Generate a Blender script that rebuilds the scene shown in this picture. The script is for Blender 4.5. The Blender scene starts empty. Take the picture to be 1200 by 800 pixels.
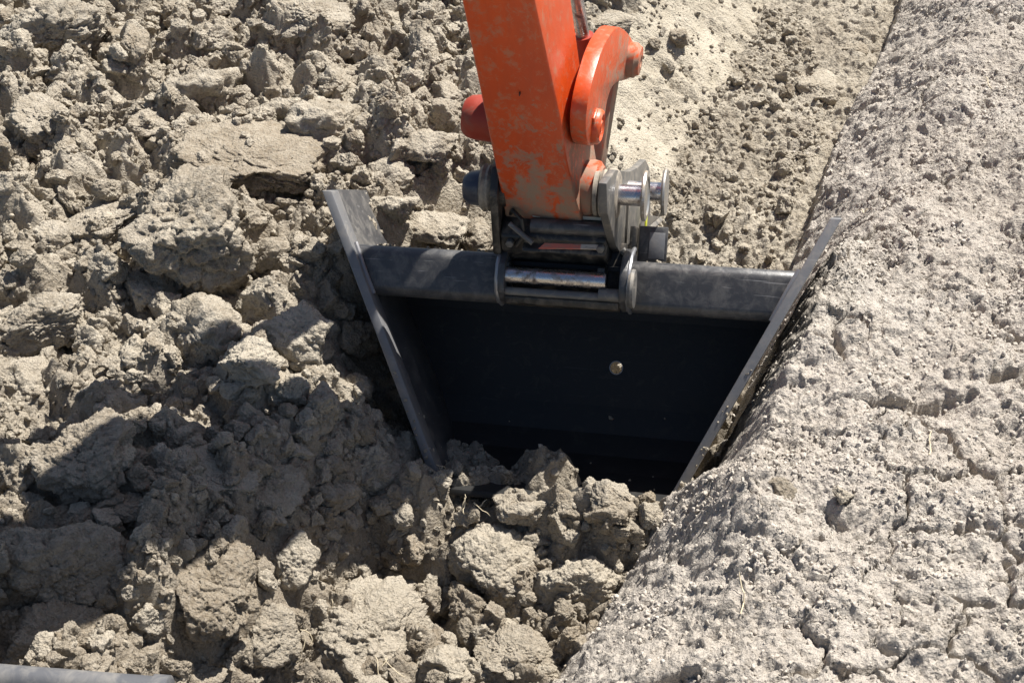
import bpy, bmesh, math
import numpy as np
from mathutils import Vector, Matrix

# ------------------------------------------------------------------ camera
sc = bpy.context.scene
COL = sc.collection
PITCH = math.radians(42)
CAM = np.array([0.0, -3.02, 2.6])
cam_d = bpy.data.cameras.new("camera")
cam_d.lens = 50; cam_d.sensor_width = 36
cam_d.clip_start = 0.05; cam_d.clip_end = 500
cam = bpy.data.objects.new("camera", cam_d)
cam.location = CAM
cam.rotation_euler = (math.pi/2 - PITCH, 0, 0)
COL.objects.link(cam)
sc.camera = cam

# ------------------------------------------------------------------ sky, sun, exposure
SUN_AZ = math.radians(48)      # from +x towards +y
SUN_EL = math.radians(56)
w = bpy.data.worlds.new("World"); sc.world = w; w.use_nodes = True
nt = w.node_tree; nt.nodes.clear()
wo = nt.nodes.new("ShaderNodeOutputWorld"); bg = nt.nodes.new("ShaderNodeBackground")
sk = nt.nodes.new("ShaderNodeTexSky"); sk.sky_type = 'NISHITA'; sk.sun_disc = False
sk.sun_elevation = SUN_EL; sk.sun_rotation = math.pi/2 - SUN_AZ
sk.air_density = 1.0; sk.dust_density = 1.2
bg.inputs[1].default_value = 0.052
nt.links.new(sk.outputs[0], bg.inputs[0]); nt.links.new(bg.outputs[0], wo.inputs[0])
sd = bpy.data.lights.new("sun", 'SUN'); sd.energy = 5.0; sd.angle = math.radians(0.53)
sd.color = (1.0, 0.965, 0.91)
sun = bpy.data.objects.new("sun", sd); COL.objects.link(sun)
SUNV = Vector((math.cos(SUN_EL)*math.cos(SUN_AZ), math.cos(SUN_EL)*math.sin(SUN_AZ), math.sin(SUN_EL)))
sun.rotation_euler = SUNV.to_track_quat('Z', 'Y').to_euler()
sun.location = (4, 2, 5)
vs = sc.view_settings
vs.view_transform = 'Standard'; vs.look = 'None'; vs.exposure = 0.93; vs.gamma = 1
vs.use_curve_mapping = False
sc.cycles.max_bounces = 6

rng = np.random.default_rng(11)

# ------------------------------------------------------------------ numpy noise
def _h(ix, iy, iz, s):
    h = (ix.astype(np.int64)*374761393 + iy.astype(np.int64)*668265263 + iz.astype(np.int64)*2147483647*3 + s*974634777) & 0xffffffff
    h = ((h ^ (h >> 13))*1274126177) & 0xffffffff
    h = ((h ^ (h >> 16))*2246822519) & 0xffffffff
    return (h ^ (h >> 15)) & 0xffffffff
def _r(h, k=0):
    return ((h >> k) & 0xffff)/65535.0
def perlin2(x, y, s=0):
    x0 = np.floor(x); y0 = np.floor(y); fx = x-x0; fy = y-y0
    z = np.zeros_like(x0)
    u = fx*fx*fx*(fx*(fx*6-15)+10); v = fy*fy*fy*(fy*(fy*6-15)+10)
    def g(dx, dy):
        a = _r(_h(x0+dx, y0+dy, z, s))*2*np.pi
        return np.cos(a)*(fx-dx)+np.sin(a)*(fy-dy)
    n0 = g(0, 0)*(1-u)+g(1, 0)*u; n1 = g(0, 1)*(1-u)+g(1, 1)*u
    return (n0*(1-v)+n1*v)*1.5
def fbm2(x, y, o=4, s=0, gain=.5):
    t = 0; a = 1; n = 0
    for i in range(o):
        t = t+a*perlin2(x, y, s+i*17); n += a; a *= gain; x = x*2.03+3.1; y = y*2.03-1.7
    return t/n
def worley2(x, y, s=0, jit=.95, tilt=False):
    """F1, F2, random of nearest cell"""
    x0 = np.floor(x); y0 = np.floor(y); z = np.zeros_like(x0)
    f1 = np.full(x.shape, 9.0); f2 = np.full(x.shape, 9.0); idr = np.zeros(x.shape); til = np.zeros(x.shape)
    for dx in (-1, 0, 1):
        for dy in (-1, 0, 1):
            h = _h(x0+dx, y0+dy, z, s)
            px = x0+dx+.5+(_r(h)-.5)*jit; py = y0+dy+.5+(_r(h, 16)-.5)*jit
            d = np.hypot(px-x, py-y)
            m = d < f1
            f2 = np.where(m, f1, np.minimum(f2, d)); idr = np.where(m, _r(h, 8), idr)
            til = np.where(m, (px-x)*(_r(h, 4)-.5)+(py-y)*(_r(h, 12)-.5), til); f1 = np.where(m, d, f1)
    return (f1, f2, idr, til) if tilt else (f1, f2, idr)
def perlin3(p, s=0):
    i = np.floor(p); f = p-i; w = f*f*f*(f*(f*6-15)+10)
    r = 0
    for dx in (0, 1):
        for dy in (0, 1):
            for dz in (0, 1):
                h = _h(i[:, 0]+dx, i[:, 1]+dy, i[:, 2]+dz, s)
                gx = _r(h)*2-1; gy = _r(h, 8)*2-1; gz = _r(h, 16)*2-1
                d = gx*(f[:, 0]-dx)+gy*(f[:, 1]-dy)+gz*(f[:, 2]-dz)
                r = r+d*(w[:, 0] if dx else 1-w[:, 0])*(w[:, 1] if dy else 1-w[:, 1])*(w[:, 2] if dz else 1-w[:, 2])
    return r*1.3
def worley3(p, s=0):
    i = np.floor(p)
    f1 = np.full(len(p), 9.0); f2 = np.full(len(p), 9.0)
    for dx in (-1, 0, 1):
        for dy in (-1, 0, 1):
            for dz in (-1, 0, 1):
                h = _h(i[:, 0]+dx, i[:, 1]+dy, i[:, 2]+dz, s)
                q = np.stack([i[:, 0]+dx+_r(h), i[:, 1]+dy+_r(h, 8), i[:, 2]+dz+_r(h, 16)], 1)
                d = np.linalg.norm(q-p, axis=1)
                m = d < f1
                f2 = np.where(m, f1, np.minimum(f2, d)); f1 = np.where(m, d, f1)
    return f1, f2
def ss(a, b, x):
    t = np.clip((x-a)/(b-a), 0, 1); return t*t*(3-2*t)
def mix(a, b, t): return a+(b-a)*t

# ------------------------------------------------------------------ materials
def new_mat(name):
    m = bpy.data.materials.new(name); m.use_nodes = True
    n = m.node_tree.nodes; n.clear()
    out = n.new("ShaderNodeOutputMaterial"); b = n.new("ShaderNodeBsdfPrincipled")
    m.node_tree.links.new(b.outputs[0], out.inputs[0])
    return m, m.node_tree, b
class NB:
    def __init__(s, t): s.t = t; s.n = t.nodes; s.l = t.links
    def put(s, sock, v):
        if isinstance(v, bpy.types.NodeSocket): s.l.new(v, sock)
        else: sock.default_value = v
    def noise(s, vec, scale, detail=4, rough=.55, dist=0.0):
        n = s.n.new("ShaderNodeTexNoise"); n.inputs['Scale'].default_value = scale
        n.inputs['Detail'].default_value = detail; n.inputs['Roughness'].default_value = rough
        n.inputs['Distortion'].default_value = dist; s.l.new(vec, n.inputs['Vector']); return n.outputs[0]
    def vor(s, vec, scale, feat='F1'):
        n = s.n.new("ShaderNodeTexVoronoi"); n.feature = feat; n.inputs['Scale'].default_value = scale
        s.l.new(vec, n.inputs['Vector']); return n.outputs['Distance']
    def ramp(s, f, stops):
        n = s.n.new("ShaderNodeValToRGB"); e = n.color_ramp.elements
        while len(e) < len(stops): e.new(.5)
        for i, (p, c) in enumerate(stops):
            e[i].position = p; e[i].color = (c[0], c[1], c[2], 1) if hasattr(c, '__len__') else (c, c, c, 1)
        s.l.new(f, n.inputs[0]); return n.outputs[0]
    def mixc(s, f, a, b):
        n = s.n.new("ShaderNodeMix"); n.data_type = 'RGBA'
        s.put(n.inputs[0], f)
        s.put(n.inputs[6], a if isinstance(a, bpy.types.NodeSocket) else (*a, 1))
        s.put(n.inputs[7], b if isinstance(b, bpy.types.NodeSocket) else (*b, 1)); return n.outputs[2]
    def math(s, op, a, b=0.0, c=None):
        n = s.n.new("ShaderNodeMath"); n.operation = op; s.put(n.inputs[0], a); s.put(n.inputs[1], b)
        if c is not None: s.put(n.inputs[2], c)
        return n.outputs[0]
    def bump(s, h, strength, dist, prev=None):
        n = s.n.new("ShaderNodeBump"); n.inputs['Strength'].default_value = strength
        n.inputs['Distance'].default_value = dist; s.l.new(h, n.inputs['Height'])
        if prev: s.l.new(prev, n.inputs['Normal'])
        return n.outputs[0]

def soil_tail(nb, b, vec, colr, fine=1.0, d=0.004):
    g = nb.noise(vec, 90, 5, .65)
    g2 = nb.noise(vec, 330, 3, .6)
    sp = nb.vor(vec, 130)
    n1 = nb.bump(g, .9*fine, d*1.5)
    n2 = nb.bump(sp, .7*fine, d*.8, n1)
    n3 = nb.bump(g2, .6*fine, d*.6, n2)
    nb.l.new(n3, b.inputs['Normal'])
    # grain of the earth itself: pale chalky specks and dark crumbs
    c = nb.mixc(nb.ramp(g, [(.38, .0), (.72, .35)]), colr, (.53, .485, .41))
    c = nb.mixc(nb.ramp(g2, [(.30, .25), (.48, 0)]), c, (.20, .165, .125))
    nb.l.new(c, b.inputs['Base Color'])
    b.inputs['Roughness'].default_value = .95
    b.inputs['Specular IOR Level'].default_value = .15

# ground: attribute 'bank' = 1 on the dry crusted bank, 'scrape' = 1 on the smooth cut clay faces
mg, t, b = new_mat("soil_ground"); nb = NB(t)
geo = nb.n.new("ShaderNodeNewGeometry"); P = geo.outputs['Position']
at = nb.n.new("ShaderNodeAttribute"); at.attribute_name = 'bank'
at2 = nb.n.new("ShaderNodeAttribute"); at2.attribute_name = 'scrape'
big = nb.noise(P, 3.2, 5, .6, .4)
left = nb.mixc(nb.ramp(big, [(.35, 0.0), (.65, 1.0)]), (.272, .230, .172), (.458, .408, .326))
right = nb.mixc(nb.ramp(big, [(.35, 0.0), (.65, 1.0)]), (.410, .365, .312), (.485, .440, .385))
sy = nb.n.new("ShaderNodeSeparateXYZ"); nb.l.new(P, sy.inputs[0])
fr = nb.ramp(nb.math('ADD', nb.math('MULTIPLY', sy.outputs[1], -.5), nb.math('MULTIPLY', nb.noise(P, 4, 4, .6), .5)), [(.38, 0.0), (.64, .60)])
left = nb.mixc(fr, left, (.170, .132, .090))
left = nb.mixc(nb.ramp(nb.noise(P, 1.9, 6, .7, .8), [(.50, 0.0), (.66, .6)]), left, (.19, .155, .115))
c = nb.mixc(at.outputs['Fac'], left, right)
cl = nb.mixc(nb.ramp(nb.noise(P, 7, 5, .6, .6), [(.38, 0.0), (.6, 1.0)]), (.40, .35, .265), (.50, .445, .35))
c = nb.mixc(at2.outputs['Fac'], c, cl)
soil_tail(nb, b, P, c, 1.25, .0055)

# loose clods
mc, t, b = new_mat("soil_clod"); nb = NB(t)
tc = nb.n.new("ShaderNodeTexCoord"); oi = nb.n.new("ShaderNodeObjectInfo")
geo = nb.n.new("ShaderNodeNewGeometry"); P = geo.outputs['Position']
big = nb.noise(P, 14, 5, .62, .5)
c = nb.mixc(nb.ramp(big, [(.36, 0.0), (.62, 1.0)]), (.272, .228, .168), (.462, .410, .326))
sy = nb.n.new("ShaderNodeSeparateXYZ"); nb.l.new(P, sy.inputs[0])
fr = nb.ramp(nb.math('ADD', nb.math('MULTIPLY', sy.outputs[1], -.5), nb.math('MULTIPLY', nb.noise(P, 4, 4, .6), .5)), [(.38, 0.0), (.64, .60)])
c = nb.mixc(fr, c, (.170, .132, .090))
c = nb.mixc(nb.ramp(nb.noise(P, 1.9, 6, .7, .8), [(.50, 0.0), (.66, .55)]), c, (.19, .155, .115))
c = nb.mixc(nb.ramp(oi.outputs['Random'], [(0, 0.0), (.55, .12), (1, .75)]), c, (.48, .425, .335))
c = nb.mixc(nb.ramp(oi.outputs['Random'], [(0, .55), (.22, 0.0)]), c, (.235, .185, .125))
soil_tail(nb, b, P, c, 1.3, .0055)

mb, t, b = new_mat("soil_bank_crumb"); nb = NB(t)
geo = nb.n.new("ShaderNodeNewGeometry"); P = geo.outputs['Position']
soil_tail(nb, b, P, nb.mixc(nb.ramp(nb.noise(P, 9, 4), [(.35, 0.0), (.65, 1.0)]), (.410, .365, .312), (.485, .440, .385)), .8, .003)

def paint(name, base, rough, metal=0, dust=.35, dustcol=(.40, .34, .26), scale=9, scr=0.0, scrcol=(.35, .35, .36), lo=.5, hi=.75, spec=.5):
    m, t, b = new_mat(name); nb = NB(t)
    tc = nb.n.new("ShaderNodeTexCoord"); P = tc.outputs['Object']
    n = nb.noise(P, scale, 8, .68, .6)
    f = nb.ramp(n, [(lo, 0.0), (hi, dust)])
    v = nb.noise(P, 2.5, 3, .5)
    c0 = nb.mixc(nb.ramp(v, [(.35, 0), (.7, .5)]), base, tuple(x*1.35+.004 for x in base))
    c = nb.mixc(f, c0, dustcol)
    if scr:
        mp = nb.n.new("ShaderNodeMapping"); mp.inputs['Scale'].default_value = (2, 6, 60)
        mp.inputs['Rotation'].default_value = (.3, .4, .2); nb.l.new(P, mp.inputs['Vector'])
        s1 = nb.ramp(nb.noise(mp.outputs[0], 3, 3, .6), [(.66, 0.0), (.71, scr)])
        c = nb.mixc(s1, c, scrcol)
    nb.l.new(c, b.inputs['Base Color'])
    r = nb.mixc(f, (rough,)*3, (.9,)*3)
    nb.l.new(r, b.inputs['Roughness']); b.inputs['Metallic'].default_value = metal
    b.inputs['Specular IOR Level'].default_value = spec
    nb.l.new(nb.bump(nb.noise(P, 160, 3, .6), .12, .002, nb.bump(n, .25, .003)), b.inputs['Normal'])
    return m
M_bucket = paint("black_bucket_paint", (.019, .0188, .0185), .52, 0, .32, (.10, .09, .075), 26, .25, (.10, .10, .10), lo=.54, hi=.74, spec=.30)
M_beam = paint("worn_grey_paint", (.045, .0445, .046), .34, 0, .30, (.30, .28, .25), 26, .6, (.34, .33, .32), lo=.46, hi=.70)
M_side_lit = paint("scuffed_lit_side_plate_paint", (.050, .050, .052), .42, 0, .45, (.24, .22, .19), 20, .6, (.30, .29, .28), lo=.46, hi=.68)  # scuffed paint, lightened so the left plate seems to catch light
M_edge = paint("worn_edge_steel", (.155, .155, .158), .50, .2, .45, (.34, .30, .25), 18, .5)
M_dark = paint("greasy_dark_steel", (.018, .017, .016), .40, .1, .75, (.17, .14, .105), 26, lo=.48, hi=.66)
M_ear = paint("dusty_grey_steel", (.115, .11, .103), .5, .2, .75, (.33, .29, .235), 24, .4, lo=.46, hi=.68)
M_mud = paint("mud_caked_steel", (.16, .14, .12), .7, 0, .9, (.36, .31, .24), 30, lo=.38, hi=.6)
M_chrome = paint("polished_pin_steel", (.50, .49, .50), .26, 1, .85, (.17, .125, .09), 24, lo=.47, hi=.64)
M_plate = paint("galvanised_washer", (.40, .39, .37), .42, .8, .85, (.30, .245, .18), 26, lo=.44, hi=.62)
M_blue = paint("blue_grease_cap", (.030, .036, .055), .35, .1, .35, (.28, .25, .2), 18)
M_red = paint("dark_red_casting", (.28, .030, .012), .55, 0, .8, (.2, .12, .08), 16)  # dark red-brown base colour of the boss and ram eye castings
M_blade = paint("scuffed_blade_steel", (.075, .076, .082), .6, .1, .6, (.26, .24, .21), 20, .5, lo=.45, hi=.7)
M_cream = paint("cream_lip_paint", (.62, .54, .40), .6, 0, .4, (.3, .25, .18), 30)
M_yellow = paint("yellow_tag_plastic", (.75, .78, .05), .4, 0, .1)
M_root = paint("dry_straw", (.52, .44, .30), .8, 0, .2)
M_white = paint("white_plastic", (.82, .82, .80), .35, 0, .1)
M_hole = paint("weld_bead_steel", (.26, .26, .27), .35, .6, .3, (.3, .27, .22), 40)

def orange_mat():
    m, t, b = new_mat("orange_machine_paint"); nb = NB(t)
    tc = nb.n.new("ShaderNodeTexCoord"); P = tc.outputs['Object']
    sx = nb.n.new("ShaderNodeSeparateXYZ"); nb.l.new(P, sx.inputs[0])
    n = nb.noise(P, 19, 10, .78, .5); n2 = nb.noise(P, 5.5, 4, .6, .8)
    # caked mud gathers near the pin end of the dipper, thinning upwards
    hgt = nb.math('MULTIPLY_ADD', sx.outputs[2], -0.50, .20)
    s = nb.math('ADD', nb.math('ADD', nb.math('MULTIPLY', n, .95), nb.math('MULTIPLY', n2, .17)), hgt)
    f = nb.ramp(s, [(.655, 0.0), (.69, .55), (.8, .9)])
    base = nb.mixc(nb.ramp(nb.noise(P, 3, 4), [(.3, 0), (.7, 1)]), (.53, .058, .008), (.66, .087, .012))
    sc_ = nb.ramp(nb.noise(P, 60, 4, .7), [(.68, 0), (.73, .7)])
    base = nb.mixc(sc_, base, (.45, .12, .05))
    mp = nb.n.new("ShaderNodeMapping"); mp.inputs['Scale'].default_value = (9, 9, .9); nb.l.new(P, mp.inputs['Vector'])
    st = nb.ramp(nb.noise(mp.outputs[0], 4, 6, .7), [(.45, 0.0), (.75, .55)])
    base = nb.mixc(st, base, (.42, .060, .018))
    ds = nb.ramp(nb.noise(P, 34, 8, .75, .3), [(.52, 0.0), (.66, .65)])
    base = nb.mixc(ds, base, (.40, .20, .12))
    c = nb.mixc(f, base, (.27, .215, .15))
    nb.l.new(c, b.inputs['Base Color'])
    nb.l.new(nb.mixc(f, (.36,)*3, (.92,)*3), b.inputs['Roughness'])
    nb.l.new(nb.bump(s, .35, .004, nb.bump(nb.noise(P, 130, 3), .08, .002)), b.inputs['Normal'])
    b.inputs['Coat Weight'].default_value = .05; b.inputs['Coat Roughness'].default_value = .2
    return m
M_orange = orange_mat()

def sticker_mat():
    m, t, b = new_mat("warning_sticker"); nb = NB(t)
    tc = nb.n.new("ShaderNodeTexCoord"); P = tc.outputs['Generated']
    sx = nb.n.new("ShaderNodeSeparateXYZ"); nb.l.new(P, sx.inputs[0])
    f = nb.ramp(sx.outputs[0], [(.62, 0.0), (.64, 1.0)])
    c = nb.mixc(f, (.75, .20, .13), (.66, .55, .42))
    n = nb.ramp(nb.noise(P, 6, 6, .7), [(.52, 0), (.62, .8)])
    c = nb.mixc(n, c, (.35, .28, .2)); nb.l.new(c, b.inputs['Base Color']); b.inputs['Roughness'].default_value = .6
    return m
M_sticker = sticker_mat()

# ------------------------------------------------------------------ object helpers
def tag(o, label=None, cat=None, group=None, kind=None):
    if label: o['label'] = label
    if cat: o['category'] = cat
    if group: o['group'] = group
    if kind: o['kind'] = kind
    return o
def thing(name, label, cat, O, M3, group=None):
    o = bpy.data.objects.new(name, None); COL.objects.link(o)
    mw = Matrix([[*M3[i], O[i]] for i in range(3)]+[[0, 0, 0, 1]])
    o.matrix_world = mw; o.empty_display_size = .1
    tag(o, label, cat, group); return o
def mesh_obj(name, verts, faces, mat, parent=None, smooth=False, bev=0, segs=2):
    me = bpy.data.meshes.new(name)
    me.from_pydata([tuple(v) for v in verts], [], [tuple(f) for f in faces])
    bm = bmesh.new(); bm.from_mesh(me); bmesh.ops.recalc_face_normals(bm, faces=bm.faces)
    if bev:
        ed = [e for e in bm.edges if len(e.link_faces) == 2 and e.calc_face_angle(0) > .5]
        bmesh.ops.bevel(bm, geom=ed, offset=bev, segments=segs, profile=.5, affect='EDGES', clamp_overlap=True)
    bm.to_mesh(me); bm.free()
    me.materials.append(mat)
    if smooth or bev:
        me.polygons.foreach_set('use_smooth', [True]*len(me.polygons))
        me.set_sharp_from_angle(angle=math.radians(38))
    o = bpy.data.objects.new(name, me); COL.objects.link(o)
    if parent: o.parent = parent
    return o
def prism(poly, axis, a, b):
    """polygon in the two other axes, extruded along axis from a to b"""
    n = len(poly); V = []
    for t in (a, b):
        for (p, q) in poly:
            V.append({0: (t, p, q), 1: (p, t, q), 2: (p, q, t)}[axis])
    F = [list(range(n)), list(range(2*n-1, n-1, -1))]+[[i, (i+1) % n, n+(i+1) % n, n+i] for i in range(n)]
    return V, F
def box(x0, x1, y0, y1, z0, z1):
    return prism([(y0, z0), (y1, z0), (y1, z1), (y0, z1)], 0, x0, x1)
def join(*parts):
    V = []; F = []
    for v, f in parts:
        o = len(V); V += list(v); F += [[i+o for i in q] for q in f]
    return V, F
def tube(pts, r, n=14, cap=True):
    """tube along a polyline; r scalar or list"""
    pts = [Vector(p) for p in pts]; rr = r if hasattr(r, '__len__') else [r]*len(pts)
    V = []; F = []; prev = None
    for i, p in enumerate(pts):
        d = (pts[min(i+1, len(pts)-1)]-pts[max(i-1, 0)]).normalized()
        if prev is None:
            a = d.cross(Vector((0, 0, 1)) if abs(d.z) < .9 else Vector((1, 0, 0))).normalized()
        else: a = (prev-d*prev.dot(d)).normalized()
        prev = a; b = d.cross(a)
        for k in range(n):
            th = 2*math.pi*k/n; V.append(p+(a*math.cos(th)+b*math.sin(th))*rr[i])
    for i in range(len(pts)-1):
        for k in range(n): F.append([i*n+k, i*n+(k+1) % n, (i+1)*n+(k+1) % n, (i+1)*n+k])
    if cap: F += [list(range(n))[::-1], [(len(pts)-1)*n+k for k in range(n)]]
    return V, F
def lathe_x(prof, y, z, n=28, cap=True):
    """profile [(x, r)] turned round the x axis at (y, z)"""
    V = []; F = []
    for x, r in prof:
        for k in range(n):
            th = 2*math.pi*k/n; V.append((x, y+r*math.cos(th), z+r*math.sin(th)))
    for i in range(len(prof)-1):
        for k in range(n): F.append([i*n+k, i*n+(k+1) % n, (i+1)*n+(k+1) % n, (i+1)*n+k])
    if cap: F += [list(range(n))[::-1], [(len(prof)-1)*n+k for k in range(n)]]
    return V, F

def rotm(a, b, c):
    a, b, c = map(math.radians, (a, b, c))
    ca, sa, cb, sb, cc, s_ = math.cos(a), math.sin(a), math.cos(b), math.sin(b), math.cos(c), math.sin(c)
    return np.array([[ca, -sa, 0], [sa, ca, 0], [0, 0, 1]]) @ np.array([[1, 0, 0], [0, cb, -sb], [0, sb, cb]]) @ np.array([[cc, 0, s_], [0, 1, 0], [-s_, 0, cc]])
_F = np.array([0, math.cos(PITCH), -math.sin(PITCH)]); _U = np.array([0, math.sin(PITCH), math.cos(PITCH)]); _R = np.array([1, 0, 0.])
FPX = 1200*50/36
def trace(px, py, O, M3, ax, val):
    """survey: where the sight line through a photo point meets the plane local[ax]=val of a frame"""
    ray = _F+_U*(400-py)/FPX+_R*(px-600)/FPX
    a = M3.T@(CAM-O); b = M3.T@ray
    q = a+b*(val-a[ax])/b[ax]
    return tuple(np.delete(q, ax))

# frames: the bucket, the coupler above it, the dipper arm
BO = np.array([.153, -.005, .193]); BM = rotm(-15, -40.5, -5.8)
KO = BO.copy(); KM = rotm(-15, -40.5, -5.8) @ rotm(0, 15, 0)
SO = np.array([.16, .12, .34]); SM = rotm(-15, 10, 0)

# ------------------------------------------------------------------ THE GROUND
TH = math.radians(22)
def uv(x, y): return x*math.cos(TH)-y*math.sin(TH), x*math.sin(TH)+y*math.cos(TH)
def xy(u, v): return u*math.cos(TH)+v*math.sin(TH), -u*math.sin(TH)+v*math.cos(TH)
def macro(x, y):
    u, v = uv(x, y)
    wob = perlin2(x*1.3+5, y*1.3, 3)*.05+perlin2(x*4, y*4, 4)*.02
    b = ss(-.55, -.02, v); far = ss(.5, 1.2, v)
    zf = mix(mix(-.36, -.53, ss(-.34, -.05, v)), -.33, far)
    zf = zf+(.020+.115*ss(.0, .36, u))*np.exp(-((v+.440-.20*np.clip(u, 0, .6))/.085)**2)
    zf = zf-.085*np.exp(-((v+.70)/.12)**2)*ss(.45, .1, u)
    bk = ss(-.42, -.16, v)*(1-ss(.35, .7, v))*.105
    uLb = mix(mix(-.10, -.14, b), .15, far)-bk
    uLt = mix(mix(-.40, -.52, b), -.34, far)-bk*.8
    gp = ss(-.66, -.44, v)
    fb = np.clip(.60+(v+.27)*.25, .40, .60); uRb = mix(fb, .625, far); uRt = mix(mix(fb+.36, .80, gp), 1.02, far)
    ul = u+wob*1.2*(1-bk*8); ur = u+wob*mix(.7, .6, far)
    zL = .0+perlin2(x*.8, y*.8, 9)*.05
    zR = .05+np.clip(u-.7, 0, 20)*.10*np.exp(-np.clip(u-2.5, 0, 50)*.5)
    tl = np.clip((ul-uLt)/(uLb-uLt), 0, 1); tl = tl*tl*(3-2*tl)*.6+tl*.4
    tr = np.clip((ur-uRb)/(uRt-uRb), 0, 1); tr = np.sin(tr*math.pi/2)*.45+tr*.55
    tr = mix(tr, mix(tr, .26+.74*tr, ss(.0, .07, tr)), far)
    z = np.where(u < .28, mix(zL, zf, tl), mix(zf, zR, tr))
    return z, u, v, tl, tr, far, b
def lumps(x, y, scale, s, sharp=1.0, steep=3.2):
    wx = x*scale+perlin2(x*scale*1.3, y*scale*1.3, s+5)*.30+perlin2(x*scale*4, y*scale*4, s+7)*.07
    wy = y*scale+perlin2(x*scale*1.3+9, y*scale*1.3, s+6)*.30+perlin2(x*scale*4+5, y*scale*4, s+8)*.07
    f1, f2, r, tl_ = worley2(wx, wy, s, .95, True)
    e = np.clip((f2-f1)*steep, 0, 1); e = e*(2-e)
    body = .62+tl_*1.5*sharp+(1-np.clip(f1, 0, 1)**2)*.30
    return body*e**.9*(.25+.75*r)/scale
def height(x, y, detail=True):
    z, u, v, tl, tr, far, b = macro(x, y)
    bank = ss(-.0, .12, tr+perlin2(x*9, y*9, 77)*.05)*ss(.3, .45, u)
    floor_far = (1-ss(0, .6, tr))*ss(.4, .9, v)*ss(.75, 1.0, tl)*ss(.05, .15, u)
    wallL = ss(.10, .3, tl)*(1-ss(.92, 1.0, tl))*ss(.3, .8, v)*(u < .3)
    patch = ss(-.30, .0, perlin2(x*3.6+1.3, y*3.6+7, 41)+.08)
    scr = np.clip(wallL*patch, 0, 1)
    # the thin cut line on the right-hand wall of the trench
    wr = ss(0, .1, tr)*(1-ss(.25, .5, tr))*far*(u > .3)
    scr = np.clip(scr+ss(.0, .12, tr)*(1-ss(.15, .30, tr))*far*(u > .3)*.5, 0, 1)
    # smooth slumped wall beside the left side plate
    sm2 = ss(.15, .4, tl)*(1-ss(.9, 1.0, tl))*ss(-.75, -.5, v)*(1-ss(-.25, 0, v))*(u < .3)
    left = np.clip(1-bank, 0, 1)
    smooth = np.clip(scr+sm2*.75, 0, 1)
    if not detail: return z, bank, np.maximum(scr, .8*ss(.08, .2, tl)*(1-ss(.93, 1.0, tl))*ss(.35, .6, v)*(u < .3)), left
    wcut = ss(.08, .2, tl)*(1-ss(.93, 1.0, tl))*ss(.35, .6, v)*(u < .3)
    smooth = np.clip(smooth+wcut*.8, 0, 1); scr = np.maximum(scr, wcut*.75); k = left*(1-smooth)
    big = mix(1, .12, floor_far)
    zz = fbm2(x*2.3, y*2.3, 3, 70)*.055*k*big
    zz = zz+(lumps(x, y, 5.5, 11, 1.1, 1.5)-.06)*.95*k*big
    zz = zz+(lumps(x, y, 11, 12, 1.1, 2.0)-.03)*1.0*k*mix(1, .3, floor_far)
    zz = zz+(lumps(x+.03, y, 23, 13)-.015)*.62*np.clip(k*mix(1, .55, floor_far)+.18*left, 0, 1)
    zz = zz+(lumps(x, y, 47, 14)-.007)*.6*np.clip(k*mix(1, .6, floor_far)+.12*left, 0, 1)
    zz = zz+fbm2(x*9, y*9, 5, 20, .6)*.020*k
    zz = zz+fbm2(x*38, y*38, 3, 21, .6)*.0045*np.clip(left-.6*smooth, 0, 1)
    # scraped clay: shallow drag lines
    zz = zz+scr*(perlin2(u*14+v*9+perlin2(x*3, y*3, 8)*1.2, v*3-u*5, 31)*.012+perlin2(u*40+v*26, v*3-u*5, 35)*.004+fbm2(x*7, y*7, 4, 32)*.014)*left
    zz = zz+wr*(perlin2((z)*40, v*1.2, 33)*.010)
    # dry crust of the bank: crumbs, shallow hollows and a broken net of cracks
    g1 = lumps(x, y, 34, 51); g2 = lumps(x+.1, y, 75, 52)
    rough = .45+.55*ss(-.35, .35, perlin2(x*5, y*5, 54))
    bb = fbm2(x*1.7, y*1.7, 3, 55)*.05+fbm2(x*4, y*4, 3, 59)*.05+fbm2(x*6, y*6, 4, 56, .6)*.034
    rim = np.abs(perlin2(x*7+4, y*7, 58)); bb = bb+(.018*np.clip(rim, 0, .35))
    bb = bb+(g1-.010)*.36*rough+(g2-.005)*.8*rough+fbm2(x*30, y*30, 3, 57, .8)*.016
    wx = x+perlin2(x*9, y*9, 60)*.035+perlin2(x*28, y*28, 61)*.012; wy = y+perlin2(x*9+7, y*9, 62)*.035+perlin2(x*28, y*28+3, 63)*.012
    f1, f2, r1 = worley2(wx*4.6, wy*5.4, 64); e1 = (f2-f1)/5
    m1 = ss(-.12, .22, perlin2(x*3.4, y*3.4, 65))
    f1, f2, r2 = worley2(wx*10.5, wy*12, 66); e2 = (f2-f1)/11
    m2 = ss(.0, .3, perlin2(x*4.1+8, y*4.1, 67))
    lim = ss(.62, .95, u)
    crack = np.exp(-(e1/(.0042+.004*m1))**2)*m1*.040+np.exp(-(e2/.0030)**2)*m2*.020
    bb = bb+(r1-.5)*.020*m1*np.clip(e1/.01, 0, 1)+(r2-.5)*.007-crack*mix(.3, 1, lim)
    zz = zz+bb*bank
    # ledge with a hollow under its lip, and the notch of shadow beside the trench
    lx, ly = 1.0, -.42
    q = np.hypot((x-lx)*1.0+perlin2(x*7, y*7, 71)*.05, (y-ly)*2.6+perlin2(x*6, y*6, 72)*.09)
    zz = zz+.030*np.exp(-((q)/.16)**2)*bank*(y > ly-.01)-.05*np.exp(-(((y-ly+.035)*22+perlin2(x*11, y*3, 73)*.8)**2))*np.exp(-((x-lx)/.13)**4)*bank
    return z+zz, bank, scr, left

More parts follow.
